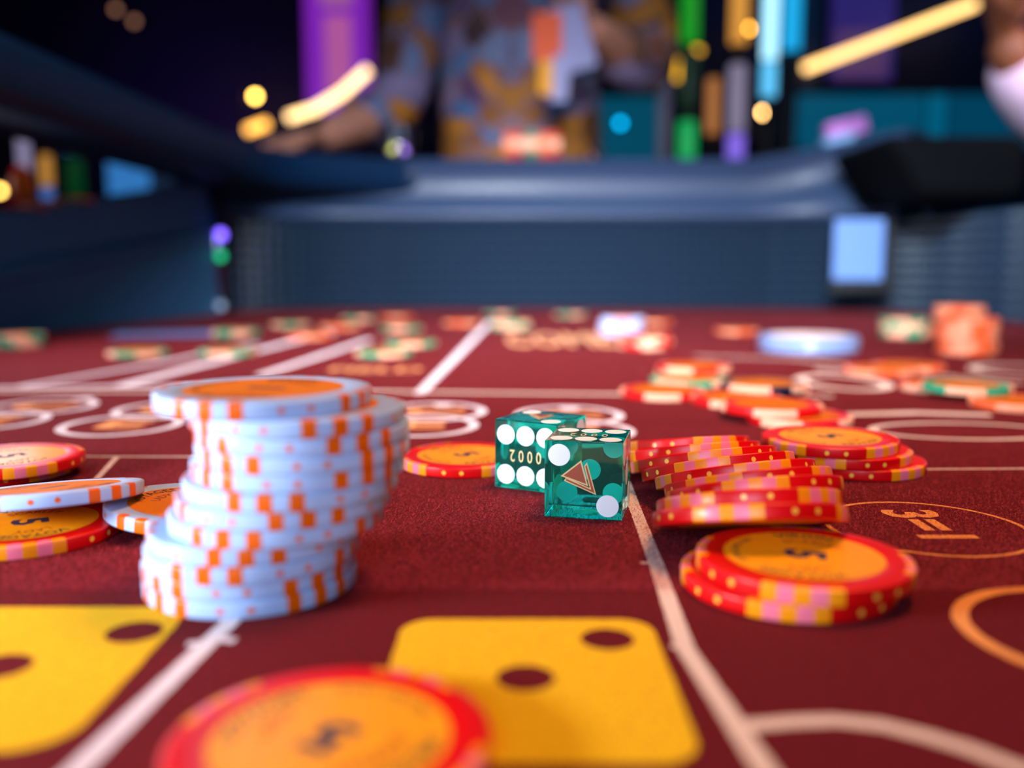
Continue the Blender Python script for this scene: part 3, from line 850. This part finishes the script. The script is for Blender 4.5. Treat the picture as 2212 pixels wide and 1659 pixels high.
# wall lamps and light lines on the back wall
def wall_lamp(px, py, y, r, col, s, label):
    p = at_y(px, py, y); nm = 'lampglow_%d_%d' % (px, py); emi(nm, col, s)
    o = empty('wall_lamp', (p.x, 4.998, p.z)); tag(o, label, 'lamp', 'small round lamps on the back wall')
    bm = bmesh.new(); bmesh.ops.create_uvsphere(bm, u_segments=16, v_segments=10, radius=r)
    g = link('lamp_globe', from_bm('lamp_globe', bm), o, nm, True); g.location = (0, y-4.998, 0)
    link('lamp_arm', tube('lamp_arm', [(0, 0, 0), (0, (y-4.998)+r*.8, 0)], .004, 8), o, 'black_plastic')
WL = [(551, 208, 4.8, (255, 200, 90), 22, 'gold round lamp left of the purple screen'), (250, 20, 4.8, (110, 75, 55), 5, 'dim brown round lamp at the top left, left of its twin'),
      (290, 46, 4.8, (110, 75, 55), 5, 'dim brown round lamp at the top left, right of its twin'), (1615, 62, 4.8, (240, 170, 60), 22, 'gold round lamp above the lit posts'),
      (1650, 243, 4.8, (255, 200, 120), 28, 'bright gold round lamp beside the foot of the icy blue post'), (1652, 203, 4.85, (90, 120, 140), 9, 'faint grey blue round lamp just above the bright gold one'),
      (1245, 285, 4.8, (150, 130, 165), 9, 'grey lilac round lamp beside the patterned shirt'), (1340, 266, 4.8, (0, 160, 220), 9, 'cyan round lamp on the teal panel'),
      (2181, 401, 4.8, (0, 140, 200), 15, 'lower cyan lamp of two at the right edge'), (2206, 373, 4.8, (0, 140, 200), 15, 'upper cyan lamp of two at the right edge'),
      (0, 412, 4.8, (240, 190, 90), 18, 'gold round lamp at the left edge of the picture')]
for px, py, y, col, s, lab in WL: wall_lamp(px, py, y, .015, col, s, lab)
def led_line(pts, y, r, col, s, label):
    P = [at_y(px, py, y) for px, py in pts]; c = P[0].copy()
    o = empty('light_strip', (c.x, y, c.z)); tag(o, label, 'light strip', 'warm light strips hanging from the ceiling')
    nm = 'strip_%d' % pts[0][0]; emi(nm, col, s)
    link('strip_tube', tube('strip_tube', [p-c for p in P], r, 10), o, nm, True)
    for p in (P[0], P[-1]):
        link('suspension_rod', tube('suspension_rod', [p-c, Vector((p.x-c.x, 0, 2.399-c.z))], .003, 6), o, 'black_plastic')
led_line([(1738, 148), (1930, 76), (2108, 8)], 4.8, .020, (255, 200, 122), 3.4, 'long straight warm light strip at the upper right')
led_line([(622, 254), (680, 236), (740, 200), (795, 150)], 4.8, .020, (255, 206, 140), 4.0, 'curved warm light strip in front of the purple screen')
led_line([(533, 282), (578, 266)], 4.8, .020, (235, 165, 70), 4.6, 'short warm light strip left of the curved one')
led_line([(1462, 172), (1470, 130), (1490, 104), (1515, 110)], 4.8, .011, (225, 165, 40), 3.2, 'hooked gold light strip behind the green post')

# screens and backlit panels on the back wall
def wall_panel(name, x0, y0, x1, y1, Y, parts, label, cat, frame='black_plastic'):
    a = at_y(x0, y0, Y); b = at_y(x1, y1, Y)
    cx, cz = (a.x+b.x)/2, (a.z+b.z)/2
    o = empty(name, (cx, Y, cz)); tag(o, label, cat)
    hw, hh = (b.x-a.x)/2, (a.z-b.z)/2
    link('panel_case', box_me('panel_case', -hw-.006, hw+.006, 0, 4.999-Y, -hh-.006, hh+.006, .003), o, frame)
    for i, (nm, u0, v0, u1, v1, col, s) in enumerate(parts):
        mn = 'pn_%s_%d_%d' % (name, px_id[0], i); emi(mn, col, s)
        link(nm, box_me(nm, -hw + 2*hw*u0, -hw + 2*hw*u1, -.012-.006*i, -.001, hh - 2*hh*v1, hh - 2*hh*v0, .003, 1), o, mn)
    px_id[0] += 1
    return o
px_id = [0]
wall_panel('light_screen', 655, -120, 805, 245, 4.9, [('screen', 0, 0, 1, 1, (140, 40, 200), .75), ('screen_figure', .25, .0, .72, .36, (165, 95, 150), .9),
            ('screen_figure', .3, .42, .70, .92, (180, 90, 160), .9)], 'tall purple glowing screen with a pink figure, upper left', 'screen')
wall_panel('slot_screen', 1800, -100, 1925, 175, 4.9, [('screen', 0, 0, 1, 1, (50, 36, 120), .7), ('screen_picture', .1, .6, .9, .98, (90, 60, 110), .7)],
           'dim blue violet screen behind the long light strip', 'screen')
wall_panel('backlit_panel', 1262, 210, 1418, 380, 4.93, [('glowing_face', 0, 0, 1, 1, (0, 78, 104), .8)], 'teal backlit panel between the man and the lit posts', 'lit panel')
wall_panel('backlit_panel', 1722, 205, 2330, 320, 4.93, [('glowing_face', 0, 0, .45, 1, (0, 84, 116), .8), ('glowing_face', .46, 0, .52, 1, (0, 96, 130), .9), ('glowing_face', .53, 0, 1, 1, (0, 70, 100), .8)],
           'wide teal backlit panel under the dim screen', 'lit panel')
wall_panel('backlit_panel', 1325, -60, 1420, 190, 4.93, [('glowing_face', 0, 0, 1, 1, (0, 18, 34), .7)], 'very dark blue panel right of the man', 'lit panel')
wall_panel('backlit_panel', 1732, -60, 1766, 190, 4.93, [('glowing_face', 0, 0, 1, 1, (4, 20, 44), .8)], 'narrow dark blue panel left of the dim screen', 'lit panel')
# pink and blue paper on the right rail
o = empty('note_pad', ((1812-1106)/F_PX*1.33, 1.335, .235), (0, math.radians(-14), 0)); tag(o, 'violet and pale blue pad standing on the rail beside the right armrest', 'note pad')
mat('pad_violet', (190, 120, 200), rough=.6); mat('pad_blue', (120, 170, 215), rough=.6)
link('pad_sheets', box_me('pad_sheets', -.026, .030, -.012, .012, .004, .028, .003), o, 'pad_violet')
link('pad_back', box_me('pad_back', -.034, .010, -.014, .010, -.012, .010, .003), o, 'pad_blue')

# ------------------------------------------------------------------ people
def skin(name, verts, edges, radii, parent, m, root=0, sub=2):
    me = bpy.data.meshes.new(name); me.from_pydata([tuple(v) for v in verts], edges, [])
    o = link(name, me, parent, m)
    sk = o.modifiers.new('skin', 'SKIN'); sk.use_smooth_shade = True
    for i, r in enumerate(radii):
        sv = me.skin_vertices[0].data[i]; sv.radius = r if isinstance(r, tuple) else (r, r)
        sv.use_root = (i == root)
    sb = o.modifiers.new('sub', 'SUBSURF'); sb.levels = sub; sb.render_levels = sub
    return o
def hand_chain(wrist, direction, up, side):
    """palm and five fingers as verts, edges, radii; direction = where the fingers point, side = towards the thumb"""
    d = Vector(direction).normalized(); s = Vector(side).normalized(); u = Vector(up).normalized(); w_ = Vector(wrist)
    V = [w_, w_ + d*.045, w_ + d*.080]; E = [(0, 1), (1, 2)]; Rr = [(.024, .018), (.036, .015), (.034, .013)]
    for k, (off, L) in enumerate(((.030, .068), (.010, .078), (-.011, .072), (-.031, .055))):
        b = len(V); p = w_ + d*.080 + s*off
        V += [p, p + d*L*.42 - u*.006, p + d*L*.75 - u*.018, p + d*L - u*.032]
        E += [(2, b), (b, b+1), (b+1, b+2), (b+2, b+3)]; Rr += [.0095, .009, .008, .0065]
    b = len(V); p = w_ + d*.025 + s*.030
    V += [p, p + d*.025 + s*.022 - u*.008, p + d*.052 + s*.026 - u*.020]
    E += [(1, b), (b, b+1), (b+1, b+2)]; Rr += [.013, .0105, .008]
    return V, E, Rr
def merge(*parts):
    V, E, Rr = [], [], []
    for v, e, r in parts:
        b = len(V); V += list(v); E += [(a+b, c+b) for a, c in e]; Rr += list(r)
    return V, E, Rr
mat('skin_tan', (200, 136, 110), rough=.55); mat('skin_brown', (122, 70, 44), rough=.55)
mat('hair_dark', (24, 16, 14), rough=.6); mat('shirt_pink', (222, 190, 214), rough=.8, noise=(60, (200, 165, 196), .5)); mat('trousers', (16, 18, 28), rough=.85)
def shirt_pattern():
    m = mat('shirt_ornate', (110, 100, 130), rough=.75); nt = m.node_tree; b = nt.nodes['Principled BSDF']; tc = nt.nodes['Texture Coordinate']
    sep = nt.nodes.new('ShaderNodeSeparateXYZ'); nt.links.new(tc.outputs['Object'], sep.inputs[0])
    ab = nt.nodes.new('ShaderNodeMath'); ab.operation = 'ABSOLUTE'; nt.links.new(sep.outputs[0], ab.inputs[0])
    cb = nt.nodes.new('ShaderNodeCombineXYZ'); nt.links.new(ab.outputs[0], cb.inputs[0]); nt.links.new(sep.outputs[2], cb.inputs[2])
    n = nt.nodes.new('ShaderNodeTexVoronoi'); n.inputs['Scale'].default_value = 21; n.feature = 'SMOOTH_F1'; n.inputs['Smoothness'].default_value = .25
    nt.links.new(cb.outputs[0], n.inputs['Vector'])
    r = nt.nodes.new('ShaderNodeValToRGB'); e = r.color_ramp.elements
    e[0].position = .04; e[0].color = (*lin((200, 128, 40)), 1); e[1].position = .9; e[1].color = (*lin((70, 110, 160)), 1)
    for pos, c in ((.25, (60, 34, 30)), (.4, (150, 135, 175)), (.5, (150, 92, 20)), (.56, (92, 56, 96)), (.75, (120, 128, 160))):
        q = e.new(pos); q.color = (*lin(c), 1)
    sp = nt.nodes.new('ShaderNodeSeparateColor'); nt.links.new(n.outputs['Color'], sp.inputs[0])
    nt.links.new(sp.outputs[0], r.inputs[0]); nt.links.new(r.outputs[0], b.inputs['Base Color'])
shirt_pattern()
Y0 = 1.80
man = empty('person', (0, Y0, -.75)); tag(man, 'person in an ornate gold and grey shirt standing behind the far rail', 'person')
# joints relative to the feet
he = Vector((.0, .0, 0))
V = [Vector((.02, 0, .95)), Vector((.02, 0, 1.10)), Vector((.02, .01, 1.28)), Vector((.02, .01, 1.42)), Vector((.02, 0, 1.50)), Vector((.02, -.02, 1.60)), Vector((.02, -.02, 1.69)),
     Vector((-.155, .0, 1.42)), Vector((-.205, -.05, 1.10)), Vector((-.31, -.24, 1.02)),
     Vector((.21, .0, 1.42)), Vector((.245, -.03, 1.16)), Vector((.13, -.22, 1.20)),
     Vector((-.08, 0, .88)), Vector((-.09, -.01, .48)), Vector((-.10, 0, .07)), Vector((-.10, -.14, .035)),
     Vector((.12, 0, .88)), Vector((.13, -.01, .48)), Vector((.14, 0, .07)), Vector((.14, -.14, .035))]
E = [(0, 1), (1, 2), (2, 3), (3, 4), (4, 5), (5, 6), (3, 7), (7, 8), (8, 9), (3, 10), (10, 11), (11, 12), (0, 13), (13, 14), (14, 15), (15, 16), (0, 17), (17, 18), (18, 19), (19, 20)]
RR = [(.15, .10), (.135, .095), (.15, .105), (.12, .09), .055, (.075, .09), (.07, .085), .06, .045, .028, .06, .045, .028, .085, .058, .04, .03, .085, .058, .04, .03]
h1 = hand_chain(V[9], (-.9, -.35, -.22), (0, 0, 1), (.3, -.9, 0)); h2 = hand_chain(V[12], (-.45, -.2, .55), (-.5, -.6, 0), (0, -.3, .9))
VV, EE, RA = merge((V, E, RR), h1, h2)
EE += [(9, len(V)), (12, len(V)+len(h1[0]))]
body = skin('body', VV, EE, RA, man, 'skin_tan')
# shirt: torso, upper arms and loose sleeves
SV = [Vector((.02, 0, .83)), Vector((.02, 0, 1.05)), Vector((.02, .0, 1.25)), Vector((.02, .01, 1.40)), Vector((-.155, .0, 1.41)), Vector((-.207, -.05, 1.10)), Vector((-.285, -.17, 1.05)),
      Vector((.22, .0, 1.41)), Vector((.25, -.03, 1.16)), Vector((.175, -.15, 1.185))]
SE = [(0, 1), (1, 2), (2, 3), (3, 4), (4, 5), (5, 6), (3, 7), (7, 8), (8, 9)]
skin('shirt', SV, SE, [(.175, .125), (.165, .12), (.175, .125), (.135, .105), .070, .056, .046, .078, .066, .05], man, 'shirt_ornate')
skin('trousers', [V[0], V[13], V[14], V[15]+Vector((0, 0, .03)), V[17], V[18], V[19]+Vector((0, 0, .03))], [(0, 1), (1, 2), (2, 3), (0, 4), (4, 5), (5, 6)],
     [(.155, .11), .098, .075, .06, .098, .075, .06], man, 'trousers')
bm = bmesh.new(); bmesh.ops.create_uvsphere(bm, u_segments=24, v_segments=14, radius=.098)
for v in list(bm.verts):
    v.co.z *= 1.15
    if v.co.z < -.02 and v.co.y < .02: v.co *= .6
hr = link('hair', from_bm('hair', bm), man, 'hair_dark', True); hr.location = (.02, .012, 1.685)
for sx in (-.032, .032):
    bm = bmesh.new(); bmesh.ops.create_uvsphere(bm, u_segments=12, v_segments=8, radius=.012)
    link('eye', from_bm('eye', bm), man, 'pip_white', True).location = (.02+sx, -.095, 1.645)
link('nose', tube('nose', [(.02, -.10, 1.64), (.02, -.122, 1.605), (.02, -.10, 1.60)], [.006, .014, .01], 10), man, 'skin_tan', True)
# leaflet in his hand
lf = empty('leaflet', at_y(1205, 120, 1.50)); tag(lf, 'folded orange, yellow and white leaflet held up by the person in the ornate shirt', 'leaflet')
mat('leaf_orange', (226, 84, 28), rough=.6); mat('leaf_yellow', (240, 160, 10), rough=.6); mat('leaf_white', (150, 150, 190), rough=.6)
link('leaf', box_me('leaf', -.040, .006, -.001, .001, -.008, .064, .0005, 1), lf, 'leaf_orange')
link('leaf', box_me('leaf', -.030, -.008, -.004, -.002, -.060, -.008, .0005, 1), lf, 'leaf_yellow')
o = link('leaf', box_me('leaf', -.008, .020, -.003, .0, -.070, .0, .0005, 1), lf, 'leaf_white'); o.rotation_euler = (0, .08, 0)
o = link('leaf', box_me('leaf', .004, .060, .002, .004, -.03, .07, .0005, 1), lf, 'leaf_white'); o.rotation_euler = (0, -.3, .2)
# player at the right edge: forearm upright, elbow on the rail
pl2 = empty('person', (.98, 1.10, -.75)); tag(pl2, 'person in a pale pink shirt at the right edge, forearm raised from the rail', 'person')
def loc(px, py, y): return at_y(px, py, y) - Vector((.98, 1.10, -.75))
el = loc(2312, 285, 1.12); wr = loc(2168, 85, 1.06)
PV = [Vector((.05, 0, .95)), Vector((.05, 0, 1.12)), Vector((.04, .0, 1.3)), Vector((.03, .0, 1.42)), Vector((.02, -.01, 1.50)), Vector((.0, -.03, 1.60)), Vector((.0, -.03, 1.69)),
      Vector((-.12, .06, 1.40)), el, wr, Vector((.21, -.03, 1.40)), Vector((.27, -.12, 1.15)), Vector((.15, .1, 1.02)),
      Vector((-.04, 0, .88)), Vector((-.05, 0, .48)), Vector((-.06, 0, .07)), Vector((-.18, 0, .035)), Vector((.14, 0, .88)), Vector((.15, 0, .48)), Vector((.15, 0, .07)), Vector((.02, 0, .035))]
PE = [(0, 1), (1, 2), (2, 3), (3, 4), (4, 5), (5, 6), (3, 7), (7, 8), (8, 9), (3, 10), (10, 11), (11, 12), (0, 13), (13, 14), (14, 15), (15, 16), (0, 17), (17, 18), (18, 19), (19, 20)]
hh = hand_chain(wr, (-.05, -.1, 1), (-1, 0, 0), (0, -1, .1))
VV, EE, RA = merge((PV, PE, RR), hh); EE += [(9, len(PV))]
skin('body', VV, EE, RA, pl2, 'skin_brown')
skin('shirt', [PV[0]-Vector((0, 0, .13)), PV[1], PV[2], PV[3], PV[7], el, wr.lerp(el, .08), PV[10], PV[11], PV[12]], [(0, 1), (1, 2), (2, 3), (3, 4), (4, 5), (5, 6), (3, 7), (7, 8), (8, 9)],
     [(.17, .12), (.155, .115), (.165, .12), (.13, .1), .078, .060, .042, .078, .06, .045], pl2, 'shirt_pink')
skin('trousers', [PV[0], PV[13], PV[14], PV[15]+Vector((0, 0, .03)), PV[17], PV[18], PV[19]+Vector((0, 0, .03))], [(0, 1), (1, 2), (2, 3), (0, 4), (4, 5), (5, 6)],
     [(.155, .11), .098, .075, .06, .098, .075, .06], pl2, 'trousers')
bm = bmesh.new(); bmesh.ops.create_uvsphere(bm, u_segments=24, v_segments=14, radius=.098)
for v in bm.verts: v.co.z *= 1.12
hr = link('hair', from_bm('hair', bm), pl2, 'hair_dark', True); hr.location = (.02, -.01, 1.695)

fibres(120000)
